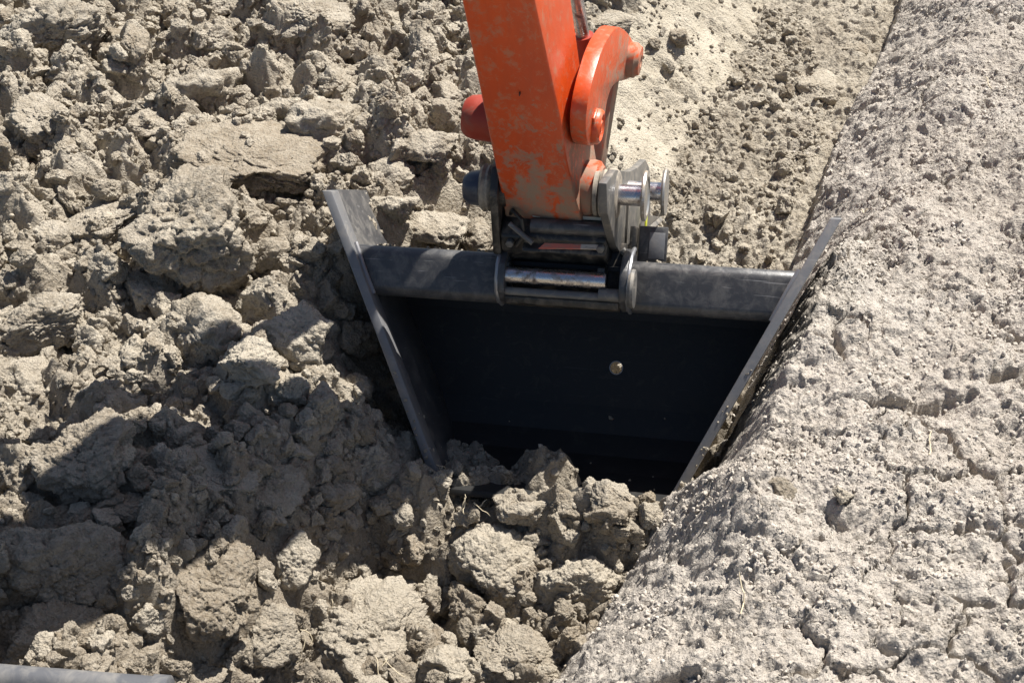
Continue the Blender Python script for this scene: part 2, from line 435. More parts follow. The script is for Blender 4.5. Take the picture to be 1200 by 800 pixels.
def axis(core0, core1, step, far, grow=1.13):
    a = list(np.arange(core0, core1+1e-6, step)); s = step
    lo = [core0]; 
    while lo[-1] > -far: s *= grow; lo.append(lo[-1]-s)
    s = step; hi = [a[-1]]
    while hi[-1] < far: s *= grow; hi.append(hi[-1]+s)
    return np.array(lo[1:][::-1]+a+hi[1:])
GX = axis(-2.15, 2.35, .0049, 60, 1.09); GY = axis(-1.45, 2.6, .0054, 60, 1.09)
X, Y = np.meshgrid(GX, GY)
xs, ys = X.ravel(), Y.ravel()
Z, BANK, SCR, LEFT = height(xs, ys)
far_fade = 1-ss(3, 8, np.hypot(xs, ys))
zm = macro(xs, ys)[0]
Z = zm+(Z-zm)*far_fade
ZG = Z.reshape(X.shape)
# steep faces of loose earth slump to their angle of rest, so no thin spires stand
Lm = LEFT.reshape(X.shape); core = (np.abs(X) < 2.6) & (Y > -1.8) & (Y < 2.8)
DX = np.diff(GX)[None, :]; DY = np.diff(GY)[:, None]
M3_ = np.where(core & (Lm > .4), 1.0, 0.0)
for it in range(70):
    dx = ZG[:, 1:]-ZG[:, :-1]; ex = np.sign(dx)*np.clip(np.abs(dx)-DX*1.25, 0, None)*.24*np.minimum(M3_[:, 1:], M3_[:, :-1])
    dy = ZG[1:]-ZG[:-1]; ey = np.sign(dy)*np.clip(np.abs(dy)-DY*1.25, 0, None)*.24*np.minimum(M3_[1:], M3_[:-1])
    ZG[:, 1:] -= ex; ZG[:, :-1] += ex; ZG[1:] -= ey; ZG[:-1] += ey
ZG += M3_*(fbm2(X*34, Y*34, 3, 121, .65)*.006+(lumps(X, Y, 60, 122)-.005)*.30)*(1-.7*SCR.reshape(X.shape))
Z = ZG.ravel()
# crumbs overhang a little: push the surface sideways where it is broken
ox = (perlin2(xs*26, ys*26, 81)*.008+perlin2(xs*60, ys*60, 82)*.004)*far_fade*(1-.7*SCR)
oy = (perlin2(xs*26+5, ys*26, 83)*.008+perlin2(xs*60+5, ys*60, 84)*.004)*far_fade*(1-.7*SCR)
ny, nx = X.shape
co = np.stack([xs+ox, ys+oy, Z], 1).astype(np.float32)
idx = np.arange(nx*ny).reshape(ny, nx)
quads = np.stack([idx[:-1, :-1], idx[:-1, 1:], idx[1:, 1:], idx[1:, :-1]], -1).reshape(-1, 4)
me = bpy.data.meshes.new("ground")
me.vertices.add(len(co)); me.vertices.foreach_set('co', co.ravel())
me.loops.add(quads.size); me.loops.foreach_set('vertex_index', quads.ravel().astype(np.int32))
me.polygons.add(len(quads)); me.polygons.foreach_set('loop_start', np.arange(0, quads.size, 4, dtype=np.int32))
me.update(calc_edges=True)
me.polygons.foreach_set('use_smooth', np.ones(len(quads), dtype=bool))
for nm, arr in (('bank', BANK), ('scrape', SCR)):
    a = me.attributes.new(nm, 'FLOAT', 'POINT'); a.data.foreach_set('value', arr.astype(np.float32))
me.materials.append(mg)
ground = bpy.data.objects.new("ground", me); COL.objects.link(ground); tag(ground, kind='structure')

def gz(x, y):
    """ground height at a point (bilinear on the mesh grid)"""
    x = np.atleast_1d(np.asarray(x, float)); y = np.atleast_1d(np.asarray(y, float))
    i = np.clip(np.searchsorted(GX, x)-1, 0, nx-2); j = np.clip(np.searchsorted(GY, y)-1, 0, ny-2)
    fx = (x-GX[i])/(GX[i+1]-GX[i]); fy = (y-GY[j])/(GY[j+1]-GY[j])
    return (ZG[j, i]*(1-fx)+ZG[j, i+1]*fx)*(1-fy)+(ZG[j+1, i]*(1-fx)+ZG[j+1, i+1]*fx)*fy
def land(px, py):
    """march the sight line through a photo point down to the macro ground"""
    ray = _F+_U*(400-py)/FPX+_R*(px-600)/FPX
    ts = np.linspace(2.2, 7, 1200); P = CAM+ts[:, None]*ray
    h = macro(P[:, 0], P[:, 1])[0]; k = int(np.argmax(P[:, 2] < h))
    return P[k], ts[k]

# ------------------------------------------------------------------ CLODS
def ico(sub):
    bm = bmesh.new(); bmesh.ops.create_icosphere(bm, subdivisions=sub, radius=1)
    V = np.array([v.co[:] for v in bm.verts]); F = np.array([[v.index for v in f.verts] for f in bm.faces]); bm.free(); return V, F
ICO = {k: ico(k) for k in (3, 4, 5, 6)}
def clod_mesh(seed, sub, flat=1.0, facets=9, crumb=1.0, slab=False):
    V, F = ICO[sub]; r_ = np.random.default_rng(seed)
    n = r_.normal(size=(facets, 3)); n /= np.linalg.norm(n, axis=1)[:, None]
    d = r_.uniform(.48, .92, facets)
    if slab: n[0] = (0.1, .1, 1); n[1] = (0, 0, -1); d[0] = .42; d[1] = .5
    n /= np.linalg.norm(n, axis=1)[:, None]
    off = r_.uniform(0, 50, 3)
    wv = V+np.stack([perlin3(V*1.6+off+i*7, seed+i) for i in range(3)], 1)*.22
    wv /= np.linalg.norm(wv, axis=1)[:, None]
    c = wv@n.T; r = np.where(c > .05, d/np.maximum(c, .05), 3.0)
    k = 42.0; r = -np.log(np.exp(-k*np.minimum(r, 3)).sum(1)+np.exp(-k*1.1))/k
    P = V*r[:, None]
    cr = .35+.9*ss(-.2, .35, perlin3(V*1.5+off[::-1], seed+9))
    f1, f2 = worley3(P*3.1+off, seed+20); g1, g2 = worley3(P*7.5+off, seed+21)
    dsp = perlin3(P*2.2+off, seed+30)*.10+perlin3(P*4.7+off, seed+31)*.085
    dsp += -(np.exp(-((f2-f1)/.07)**2))*.06
    dsp += ((.5-f1)*.035+(.5-g1)*.05*crumb*cr)
    if sub >= 5:
        h1, h2 = worley3(P*17+off, seed+22)
        dsp += (.5-h1)*.045*crumb*cr-np.abs(perlin3(P*9+off, seed+32))*.075+perlin3(P*16, seed+34)*.045-np.abs(perlin3(P*30, seed+33))*.045*cr+perlin3(P*52, seed+35)*.018
    else: dsp += perlin3(P*9+off, seed+32)*.05
    P = P+V*dsp[:, None]
    ext = P.max(0)-P.min(0); P = (P-(P.max(0)+P.min(0))/2)/ext.max()   # unit longest side
    P[:, 2] *= flat
    me = bpy.data.meshes.new("dirt_clod"); me.vertices.add(len(P)); me.vertices.foreach_set('co', P.astype(np.float32).ravel())
    me.loops.add(F.size); me.loops.foreach_set('vertex_index', F.ravel().astype(np.int32))
    me.polygons.add(len(F)); me.polygons.foreach_set('loop_start', np.arange(0, F.size, 3, dtype=np.int32))
    me.update(calc_edges=True); me.polygons.foreach_set('use_smooth', np.ones(len(F), dtype=bool))
    me.materials.append(mc); me.update()
    return me
PROTO = [clod_mesh(100+i, 5, 1, int(9+i % 6), 1.0, i % 5 == 4) for i in range(14)]
HERO = [clod_mesh(300+i, 6, 1, 8+i % 4, 1.1, i % 4 == 3) for i in range(6)]
SMALL = [clod_mesh(500+i, 4, 1, 8, 1, i % 4 == 3) for i in range(10)]
TINY = [clod_mesh(700+i, 3, 1, 7, 1) for i in range(8)]
TINY_BANK = []
for q_ in TINY:
    q2 = q_.copy(); q2.name = "bank_crumb"; q2.materials.clear(); q2.materials.append(mb); TINY_BANK.append(q2)

# px, py, width px, height px, label, slab?, turn
heroes = [
 (290,172,165,95,'largest pale broken slab lying on the loose earth in the upper left',1),
 (60,42,150,85,'big rounded clod filling the top left corner',0),
 (62,143,100,62,'wide low clod below the big one in the top left corner',0),
 (228,280,150,150,'biggest blocky clod left of the bucket, split by deep clefts',0),
 (132,248,105,80,'flat-topped clod just left of the biggest cleft clod',1),
 (240,385,88,92,'rounded block clod standing alone below the biggest cleft clod',0),
 (238,100,85,66,'dark-sided clod above the largest pale slab',0),
 (368,32,100,60,'light clod at the top edge left of the orange arm',0),
 (382,128,92,88,'dark rough block clod right of the largest pale slab',0),
 (432,70,78,38,'thin flat slab near the top left of the orange arm',1),
 (165,75,42,56,'upright narrow clod below the top left corner clods',0),
 (40,435,90,62,'dark crumbly clod at the left edge halfway down',0),
 (178,415,72,54,'pale lump between the dark left edge clod and the standing block',0),
 (112,545,118,96,'large shaded clod at the upper rim of the arm shadow',0),
 (245,545,112,50,'flat slab clod with a smooth underside in the arm shadow',1),
 (322,565,76,70,'rounded clod in the middle of the arm shadow',0),
 (78,648,165,110,'broad half shaded clod at the left edge above the grey blade',0),
 (75,735,125,76,'knobbly clod just above the grey blade',0),
 (255,690,118,120,'tall sunlit clod below the arm shadow with crumbs on its foot',0),
 (430,722,155,140,'biggest clod at the bottom of the trench with root hairs on its face',0),
 (580,645,105,84,'sunlit wedge clod on the trench floor under the bucket mouth',0),
 (672,668,96,84,'cracked clod against the foot of the right bank',0),
 (345,655,66,66,'clod between the tall sunlit clod and the biggest trench clod',0),
 (318,745,76,62,'low crumbly clod at the bottom edge left of the biggest trench clod',0),
 (605,762,96,58,'brown clod at the bottom edge right of the biggest trench clod',0),
 (520,775,84,52,'pale low clod at the bottom edge touching the biggest trench clod',0),
 (135,338,42,44,'smaller of two rounded stones leaning together left of the cleft clod',0),
 (176,345,44,52,'taller of two rounded stones leaning together below the cleft clod',0),
 (505,262,84,54,'sunlit angular clod behind the left beam of the bucket',0),
 (556,276,50,48,'clod wedged behind the left beam beside the coupler',0),
 (462,246,52,44,'lumpy clod right behind the tall left side plate',0),
 (708,12,66,30,'flat slab right of the orange arm at the top edge',1),
 (793,42,26,30,'small dark upright stone right of the orange link',0),
 (1000,54,38,22,'brown stone lying in the far end of the trench',0),
 (958,96,56,34,'wide pale stone in the middle of the trench floor',1),
 (940,52,24,18,'small dark stone left of the brown one at the far trench end',0),
 (425,388,74,60,'clod against the left edge of the left side plate',0),
 (656,604,34,52,'upright thin clod in the shade inside the bucket mouth',0),
 (20,545,70,80,'clod cut by the left edge beside the large shaded clod',0),
 (175,152,40,38,'grey stone left of the largest pale slab',0),
 (68,270,60,46,'knobbly clod left of the flat-topped clod',0),
 (45,378,110,60,'low broad clod at the left edge above the dark crumbly one',0),
 (330,120,66,52,'clod leaning on the top end of the largest pale slab',0),
 (300,448,80,54,'round clod right below the standing block',0),
 (390,565,60,50,'dusty clod on the slumped trench wall beside the bucket shadow',0),
 (708,618,50,40,'crumbly clod under the lower corner of the bucket mouth',0),
 (762,606,34,34,'crumb of earth leaning on the foot of the right side plate',0),
 (915,572,34,28,'single rounded pebble standing out on the dry bank',0),
 (988,582,26,24,'smaller pebble right of the rounded one on the dry bank',0),
 (480,640,46,40,'small clod at the rim of the biggest trench clod',0),
 (545,712,54,44,'clod between the biggest trench clod and the wedge clod',0),
 (160,600,40,34,'grey stone beside the white plastic sliver',0),
 (500,165,70,50,'light clod left of the red pin boss of the arm',0),
 (455,190,60,40,'low clod above the tall left side plate',0),
 (612, 592, 56, 40, 'clod lying across the buried lip of the bucket, left of its middle', 0),
 (662, 588, 48, 34, 'clod lying across the buried lip of the bucket, right of its middle', 0),
 (745, 604, 54, 36, 'clod heaped on the lip beside the foot of the right side plate', 0),
 (598, 580, 52, 40, 'shaded clod inside the bucket mouth on the left', 0),
 (715, 592, 60, 36, 'shaded clod inside the bucket mouth near its right corner', 0),
 (560, 578, 46, 36, 'dark clod in the lower left corner of the bucket', 0),
 (628, 620, 44, 34, 'small clod between the wedge clod and the upright thin clod', 0),
 (520,100,66,46,'rough clod just left of the orange arm',0),
]
placed = []
def put_clod(me_, x, y, size, rz, tilt, asp, sink, name='dirt_clod', z=None):
    o = bpy.data.objects.new(name, me_); COL.objects.link(o)
    hh = size*asp[2]
    zz = (float(gz(x, y)[0]) if z is None else z)
    o.location = (x, y, zz+hh*sink); o.rotation_euler = (tilt[0], tilt[1], rz)
    o.scale = (size*asp[0], size*asp[1], hh)
    return o
for i, (px, py, wpx, hpx, lab, slab) in enumerate(heroes):
    p, t = land(px, py+hpx*.18)
    wid = wpx*t/FPX; hei = hpx*t/FPX
    big = max(wpx, hpx) > 95
    pool = HERO if big else PROTO
    cand = [k for k in range(len(pool)) if ((k % 4 == 3) if big else (k % 5 == 4)) == bool(slab)]
    me_ = pool[cand[i % len(cand)]]
    dep = mix(wid, hei, .5)*1.0
    o = put_clod(me_, p[0], p[1], 1, rng.uniform(-.5, .5)+(math.pi if i % 2 else 0), (rng.uniform(-.25, .25), rng.uniform(-.25, .25)),
                 (wid*1.12, dep*1.15, hei*(.75 if slab else .98)), .12)
    tag(o, lab, 'clod', 'large clods of dug earth'); placed.append((p[0], p[1], .42*wid))

marks = [((60, 60), 'near the big rounded clod in the top left corner'), ((230, 90), 'above the largest pale slab'), ((290, 190), 'around the largest pale slab'),
 ((400, 100), 'right of the largest pale slab'), ((60, 190), 'along the left edge in the upper part'), ((110, 300), 'left of the biggest cleft clod'),
 ((320, 300), 'right of the biggest cleft clod'), ((380, 30), 'along the top edge left of the orange arm'), ((500, 60), 'close to the left of the orange arm'),
 ((480, 180), 'above the tall left side plate'), ((540, 250), 'behind the left beam of the bucket'), ((60, 420), 'near the dark crumbly clod at the left edge'),
 ((200, 430), 'below the rounded standing block'), ((340, 400), 'left of the left side plate'), ((380, 480), 'at the upper rim of the arm shadow'),
 ((100, 560), 'at the left end of the arm shadow'), ((260, 580), 'inside the middle of the arm shadow'), ((420, 600), 'on the slumped wall under the left side plate'),
 ((80, 710), 'just above the grey blade'), ((200, 730), 'around the tall sunlit clod'), ((340, 720), 'left of the biggest trench clod'),
 ((560, 720), 'right of the biggest trench clod'), ((600, 610), 'under the bucket mouth'), ((700, 700), 'against the foot of the right bank'),
 ((760, 60), 'on the trench wall near the top edge'), ((770, 150), 'on the trench wall right of the orange link'), ((850, 240), 'on the trench floor just behind the right beam'),
 ((900, 170), 'on the trench floor halfway up'), ((960, 110), 'around the wide pale trench stone'), ((980, 30), 'at the far end of the trench')]
def describe(qx, qy, s):
    k = min(range(len(marks)), key=lambda i: (marks[i][0][0]-qx)**2+(marks[i][0][1]-qy)**2)
    sz = 'fist-sized' if s > .085 else ('egg-sized' if s > .058 else 'walnut-sized')
    return sz+' loose clod '+marks[k][1], sz+' clods '+marks[k][1]
def zone(x, y):
    u, v = uv(x, y)
    if v > .35 and u > .12: return 'tr'
    if u > -.08 and v < -.25: return 'bf'
    if u > -.45 and v > .3: return 'wl' if x > .3 else 'tc'
    if y > .35: return 'ul' if x < -.55 else 'tc'
    if y > -.45: return 'ml'
    return 'll'
n = 0; tries = 0
while n < 228 and tries < 9000:
    tries += 1
    x = rng.uniform(-1.95, 1.4); y = rng.uniform(-1.25, 2.0)
    u, v = uv(x, y)
    # stay inside what the photograph shows and off the bank
    d = np.array([x, y, -.05])-CAM; zc = d@_F
    qx, qy = 600+FPX*(d@_R)/zc, 400-FPX*(d@_U)/zc
    if not (-30 < qx < 1230 and -30 < qy < 840): continue
    if u > .5: continue
    if -.5 < v < .5 and u > -.36+(.25 if v < -.25 else 0) : continue
    zn = zone(x, y)
    if zn == 'wl' and rng.random() > .15: continue
    if zn == 'tr': s = rng.uniform(.025, .055)
    elif zn == 'wl': s = rng.uniform(.03, .06)
    else: s = .045+.105*rng.random()**1.8
    if any((x-a)**2+(y-b)**2 < (r_+s*.36)**2 for a, b, r_ in placed): continue
    me_ = PROTO[rng.integers(len(PROTO))]
    o = put_clod(me_, x, y, s, rng.uniform(0, 6.28), (rng.uniform(-.5, .5), rng.uniform(-.5, .5)),
                 (rng.uniform(.9, 1.3), rng.uniform(.8, 1.2), rng.uniform(.75, 1.1)), rng.uniform(.0, .22))
    la, gr = describe(qx, qy, s); tag(o, la, 'clod', gr)
    placed.append((x, y, s*.38)); n += 1

# crumbs nobody could count: instanced over the ground
def crumbs(name, label, cat, N, region, smin, smax, powr, protos, sink=.1, seed=5):
    r_ = np.random.default_rng(seed)
    pts = []; sc_ = []
    x, y = region(r_, N)
    s = smin+(smax-smin)*r_.random(len(x))**powr
    z = gz(x, y)+s*sink
    me_ = bpy.data.meshes.new(name); me_.vertices.add(len(x))
    me_.vertices.foreach_set('co', np.stack([x, y, z], 1).astype(np.float32).ravel())
    a = me_.attributes.new('sz', 'FLOAT_VECTOR', 'POINT')
    a.data.foreach_set('vector', (s[:, None]*r_.uniform(.75, 1.25, (len(x), 3))).astype(np.float32).ravel())
    a = me_.attributes.new('rt', 'FLOAT_VECTOR', 'POINT')
    a.data.foreach_set('vector', r_.uniform(0, 6.28, (len(x), 3)).astype(np.float32).ravel())
    a = me_.attributes.new('pk', 'INT', 'POINT'); a.data.foreach_set('value', r_.integers(0, len(protos), len(x)).astype(np.int32))
    o = bpy.data.objects.new(name, me_); COL.objects.link(o)
    pc = bpy.data.collections.new(name+"_shapes")
    for k, pm in enumerate(protos):
        po = bpy.data.objects.new("earth_lump", pm); pc.objects.link(po)
    ng = bpy.data.node_groups.new(name, 'GeometryNodeTree')
    ng.interface.new_socket('Geometry', in_out='INPUT', socket_type='NodeSocketGeometry')
    ng.interface.new_socket('Geometry', in_out='OUTPUT', socket_type='NodeSocketGeometry')
    N_ = ng.nodes; L = ng.links
    gi = N_.new('NodeGroupInput'); go = N_.new('NodeGroupOutput')
    ci = N_.new('GeometryNodeCollectionInfo'); ci.inputs['Collection'].default_value = pc
    ci.inputs['Separate Children'].default_value = True; ci.inputs['Reset Children'].default_value = True
    ip = N_.new('GeometryNodeInstanceOnPoints'); ip.inputs['Pick Instance'].default_value = True
    def na(nm, ty):
        q = N_.new('GeometryNodeInputNamedAttribute'); q.data_type = ty; q.inputs['Name'].default_value = nm
        return q.outputs['Attribute']
    L.new(gi.outputs[0], ip.inputs['Points']); L.new(ci.outputs[0], ip.inputs['Instance'])
    L.new(na('pk', 'INT'), ip.inputs['Instance Index']); L.new(na('sz', 'FLOAT_VECTOR'), ip.inputs['Scale'])
    e2r = N_.new('FunctionNodeEulerToRotation'); L.new(na('rt', 'FLOAT_VECTOR'), e2r.inputs[0]); L.new(e2r.outputs[0], ip.inputs['Rotation'])
    L.new(ip.outputs[0], go.inputs[0])
    md = o.modifiers.new('scatter', 'NODES'); md.node_group = ng
    tag(o, label, cat, kind='stuff'); return o
def reg_left(r_, N):
    x = r_.uniform(-2.1, 1.2, N*2); y = r_.uniform(-1.4, 2.3, N*2); u, v = uv(x, y)
    _, bank, scr, left = height(x, y, False)
    den = left*(1-.85*scr)*(.25+.75*ss(-.3, .25, perlin2(x*3, y*3, 90)))
    k = (r_.random(len(x)) < den) & (u < .55); return x[k], y[k]
def reg_mid(r_, N):
    x, y = reg_left(r_, N); u, v = uv(x, y)
    k = ((u < -.05) | (v < -.2) | (r_.random(len(x)) < .3)) & ~((v > -.30) & (v < .42) & (u > -.40-.1*(v > 0)))
    k &= ~((v > .35) & (u > -.36) & (r_.random(len(x)) < .75)); return x[k], y[k]
def reg_bank(r_, N):
    x = r_.uniform(-.1, 2.3, N*2); y = r_.uniform(-1.4, 2.3, N*2); u, v = uv(x, y)
    _, bank, scr, left = height(x, y, False)
    k = r_.random(len(x)) < bank*(.15+.85*ss(-.1, .4, perlin2(x*4, y*4, 91))); return x[k], y[k]
crumbs('loose_earth', 'crumbly loose earth between the clods left of the trench', 'earth', 30000, reg_left, .005, .026, 2.2, TINY, .05, 5)
crumbs('earth_lumps', 'small lumps of broken earth filling gaps between the clods', 'earth', 6500, reg_mid, .024, .085, 2.0, PROTO, .10, 6)
crumbs('bank_crumbs', 'fine dry crumbs scattered over the right bank', 'earth', 30000, reg_bank, .004, .015, 2.4, TINY_BANK, .0, 7)

# ------------------------------------------------------------------ DITCHING BUCKET
W0, SL = .62, .477
def hw(z): return W0+SL*z
bucket = thing('ditching_bucket', 'black trapezoidal ditching bucket with its mouth open towards the viewer, sunk in the trench', 'bucket', BO, BM)
# curved shell (section in y,z), 12 mm thick, as wide as the side plates allow
sec = [(.045, -.03), (.20, -.02), (.33, -.035), (.375, -.08), (.385, -.16), (.385, -.42), (.365, -.50), (.32, -.56), (.24, -.60), (.12, -.635), (.0, -.66)]
nrm = []
for i in range(len(sec)):
    a = sec[max(i-1, 0)]; c = sec[min(i+1, len(sec)-1)]; d = Vector((c[0]-a[0], c[1]-a[1])).normalized(); nrm.append((-d.y, d.x))
V = []; F = []
for off in (0, .012):
    for (y, z), (n0, n1) in zip(sec, nrm):
        for sx in (-1, 1):
            V.append((sx*(hw(z)), y+n0*off, z+n1*off))
n = len(sec)
HX, HZ, HR = .104, -.303, .0185
for i in range(n-1):
    a = 2*i; b_ = a+2*n
    F.append([a, a+2, b_+2, b_]); F.append([a+1, b_+1, b_+3, a+3])
    if i != 4: F.append([a, a+1, a+3, a+2]); F.append([b_, b_+2, b_+3, b_+1])
F.append([0, 2*n, 2*n+1, 1]); F.append([2*n-2, 2*n-1, 4*n-1, 4*n-2])
# the flat part of the back wall has a round drain hole
quad = [(-hw(-.16), -.16), (hw(-.16), -.16), (hw(-.42), -.42), (-hw(-.42), -.42)]
ang = sorted([2*math.pi*k/28 for k in range(28)]+[math.atan2(z-HZ, x-HX) % (2*math.pi) for x, z in quad])
def hit(th):
    d = (math.cos(th), math.sin(th)); best = 9
    for k in range(4):
        (x0, z0), (x1, z1) = quad[k], quad[(k+1) % 4]
        ex, ez = x1-x0, z1-z0; det = d[0]*ez-d[1]*ex
        if abs(det) < 1e-9: continue
        t_ = ((x0-HX)*ez-(z0-HZ)*ex)/det; u_ = ((x0-HX)*d[1]-(z0-HZ)*d[0])/det
        if 1e-6 < t_ < best and -1e-6 <= u_ <= 1+1e-6: best = t_
    return (HX+d[0]*best, HZ+d[1]*best)
base = len(V); m_ = len(ang)
for yy in (.385, .397):
    for th in ang: V.append((HX+HR*math.cos(th), yy, HZ+HR*math.sin(th)))
    for th in ang: hx, hz = hit(th); V.append((hx, yy, hz))
for k in range(m_):
    k2 = (k+1) % m_
    F.append([base+k, base+k2, base+m_+k2, base+m_+k])
    F.append([base+2*m_+k, base+3*m_+k, base+3*m_+k2, base+2*m_+k2])
    F.append([base+k, base+2*m_+k, base+2*m_+k2, base+k2])
shell = mesh_obj('shell', V, F, M_bucket, bucket)
rim = mesh_obj('hole_rim', *lathe_x([(0, .0185), (.004, .0185), (.002, .0205), (0, .0205), (0, .0185)], 0, 0, 28, False), M_hole, bucket)
rim.rotation_euler = (0, 0, math.pi/2); rim.location = (HX, .3805, HZ)

def side(sgn, poly, t0, t1):
    """plate lying on the flared flank: poly in (y,z); t is measured outwards"""
    V = []
    for t in (t0, t1):
        for y, z in poly: V.append((sgn*(hw(z)+t), y, z))
    k = len(poly)
    F = [list(range(k)), list(range(2*k-1, k-1, -1))]+[[i, (i+1) % k, k+(i+1) % k, k+i] for i in range(k)]
    return V, F
outline = [(.07, .153), (.40, .182), (.405, .02), (.40, -.44), (.375, -.53), (.33, -.585), (.25, -.625), (.10, -.655), (.07, -.66)]
strip = [(0, .143), (.072, .151), (.072, -.672), (.0, -.69)]
for s in (-1, 1):
    sp = mesh_obj('side_plate', *side(s, outline, 0, .016), M_beam, bucket, bev=.0015)
    if s < 0: sp.data.materials[0] = M_side_lit
    sp['label'] = ('tall left side plate standing clear above the beam' if s < 0 else 'right side plate seen almost edge-on against the bank')
    ce = mesh_obj('cutting_edge', *side(s, strip, -.005, .024), M_edge, sp, bev=.003)
    # weld bead where the beam meets the plate
    wb = mesh_obj('weld_bead', *tube([(s*(hw(.004)-.008), .035, .004), (s*(hw(-.06)-.009), .022, -.06), (s*(hw(-.13)-.008), .03, -.135)], [.008, .006, .007], 8), M_hole, sp, smooth=True)
mesh_obj('bottom_lip', [(-hw(-.66), -.01, -.672), (hw(-.66), -.01, -.672), (hw(-.64), .12, -.652), (-hw(-.64), .12, -.652),
                        (-hw(-.66), -.01, -.655), (hw(-.66), -.01, -.655), (hw(-.64), .12, -.632), (-hw(-.64), .12, -.632)],
         [[0, 1, 2, 3], [4, 7, 6, 5], [0, 4, 5, 1], [1, 5, 6, 2], [2, 6, 7, 3], [3, 7, 4, 0]], M_bucket, bucket, bev=.002)
def beam(x0, x1, s, lab):
    prof = [(.030, -.118), (.030, -.018), (.048, .002), (.130, .002), (.148, -.018), (.148, -.118), (.13, -.138), (.048, -.138)]
    V = []
    for k, xx in enumerate((x0, x1)):
        for y, z in prof:
            flank = (s < 0 and k == 0) or (s > 0 and k == 1)
            V.append((s*(hw(z)-.001) if flank else xx, y, z))
    kk = len(prof)
    F = [list(range(kk)), list(range(2*kk-1, kk-1, -1))]+[[i, (i+1) % kk, kk+(i+1) % kk, kk+i] for i in range(kk)]
    o = mesh_obj('beam', V, F, M_beam, bucket, bev=.010, segs=3); o['label'] = lab
    return o
beam(-.6, -.172, -1, 'left half of the thick top beam'); beam(.165, .6, 1, 'right half of the thick top beam, scuffed and dusty')
# ears that hold the bucket pins
def ear(x0, x1, lab):
    pr = []
    for th in np.linspace(math.radians(-150), math.radians(60), 12): pr.append((.035+.068*math.cos(math.pi-th)*.9, -.07+.072*math.sin(th)*1.1))
    pr = [(.16, .02), (.06, .035), (.0, .012), (-.034, -.03), (-.038, -.072), (-.024, -.108), (.01, -.130), (.06, -.138), (.16, -.136)]
    o = mesh_obj('ear', *prism(pr, 0, x0, x1), M_beam, bucket, bev=.005); o['label'] = lab
    mesh_obj('weld_bead', *tube([(x1 if x1 > 0 else x0, y+.006, z) for y, z in pr[1:8]], .0065, 8), M_hole, o, smooth=True)
    return o
ear(-.188, -.166, 'left pin ear, dark and shaded'); e_r = ear(.146, .170, 'right pin ear with bright welds')
mesh_obj('ear_boss', *lathe_x([(.170, .050), (.178, .054), (.186, .052), (.188, .03), (.1885, .02)], .0, -.075, 28), M_ear, e_r, smooth=True)
mesh_obj('bucket_pin', *lathe_x([(-.166, .0225), (.108, .0225)], -.005, -.058, 26), M_chrome, bucket, smooth=True)
mesh_obj('lower_bar', *lathe_x([(-.166, .012), (.146, .012)], .0, -.103, 16), M_ear, bucket, smooth=True)
mesh_obj('lower_lug', *lathe_x([(.09, .018), (.146, .018)], -.002, -.096, 16), M_ear, bucket, smooth=True)
mesh_obj('pin_apron', *prism([(-.01, -.116), (.05, -.116), (.05, -.140), (.0, -.136)], 0, -.168, .146), M_dark, bucket, bev=.004)
mesh_obj('mounting_plate', *box(-.166, .146, .085, .10, -.12, .05), M_dark, bucket, bev=.003)
# raised rear bracket with the rating plate, right of the coupler
br = [trace(x, y, BO, BM, 0, .232) for x, y in ((783, 268), (783, 306))]
lp = mesh_obj('rear_bracket', *box(.170, .250, .15, .162, .000, .105), M_beam, bucket, bev=.003)
mesh_obj('rating_plate', *box(.200, .243, .1475, .151, .015, .088), M_edge, lp, bev=.001)
mesh_obj('rear_bracket', *box(.150, .166, .10, .30, -.0, .10), M_dark, bucket, bev=.003)

# ------------------------------------------------------------------ QUICK COUPLER
coup = thing('quick_coupler', 'greasy dark quick coupler with round pins joining the orange arm to the bucket', 'coupler', KO, KM)
def tr_k(pts, x): return [trace(a, b_, KO, KM, 0, x) for a, b_ in pts]
def yk(v): return trace(v[0], v[1], KO, KM, 1, v[2])
# right cheek
XR = .128
rc = tr_k([(722, 199), (738, 201), (748, 196), (757, 187), (761, 196), (763, 225), (762, 252), (781, 256), (780, 262), (752, 284), (729, 300), (722, 288), (712, 250), (711, 215)], XR)
cheekR = mesh_obj('cheek_plate', *prism(rc, 0, XR-.022, XR), M_ear, coup, bev=.003)
cheekR['label'] = 'right cheek plate, dusty grey and sunlit'
ctr = trace(724, 228, KO, KM, 0, XR)
mesh_obj('cheek_boss', *lathe_x([(XR-.045, .060), (XR-.036, .066), (XR-.03, .063), (XR-.022, .070), (XR-.010, .070), (XR-.002, .066), (XR+.004, .058), (XR+.004, .03)], ctr[0], ctr[1], 32), M_mud, cheekR, smooth=True)
mesh_obj('spacer_ring', *lathe_x([(XR-.062, .052), (XR-.060, .060), (XR-.050, .060), (XR-.047, .052)], ctr[0], ctr[1], 30), M_mud, cheekR, smooth=True)
pn = mesh_obj('stick_pin', *lathe_x([(-.225, .028), (XR+.068, .028)], ctr[0], ctr[1], 24), M_chrome, coup, smooth=True)
xw = XR+.068
mesh_obj('washer', *lathe_x([(xw-.003, .03), (xw, .066), (xw+.004, .068), (xw+.010, .066), (xw+.012, .052), (xw+.008, .048), (xw+.009, .0)], ctr[0], ctr[1], 34), M_plate, pn, smooth=True)
xw2, z2 = trace(777, 225, KO, KM, 1, .22); c2 = (.22, z2)
p2 = mesh_obj('rear_pin', *lathe_x([(-.20, .027), (xw2, .027)], c2[0], c2[1], 24), M_chrome, coup, smooth=True)
mesh_obj('washer', *lathe_x([(xw2-.002, .03), (xw2, .064), (xw2+.005, .067), (xw2+.010, .064), (xw2+.011, .0)], c2[0], c2[1], 34), M_plate, p2, smooth=True)
print('rear pin', xw2, z2)
tg = trace(758, 256, KO, KM, 0, XR+.02)
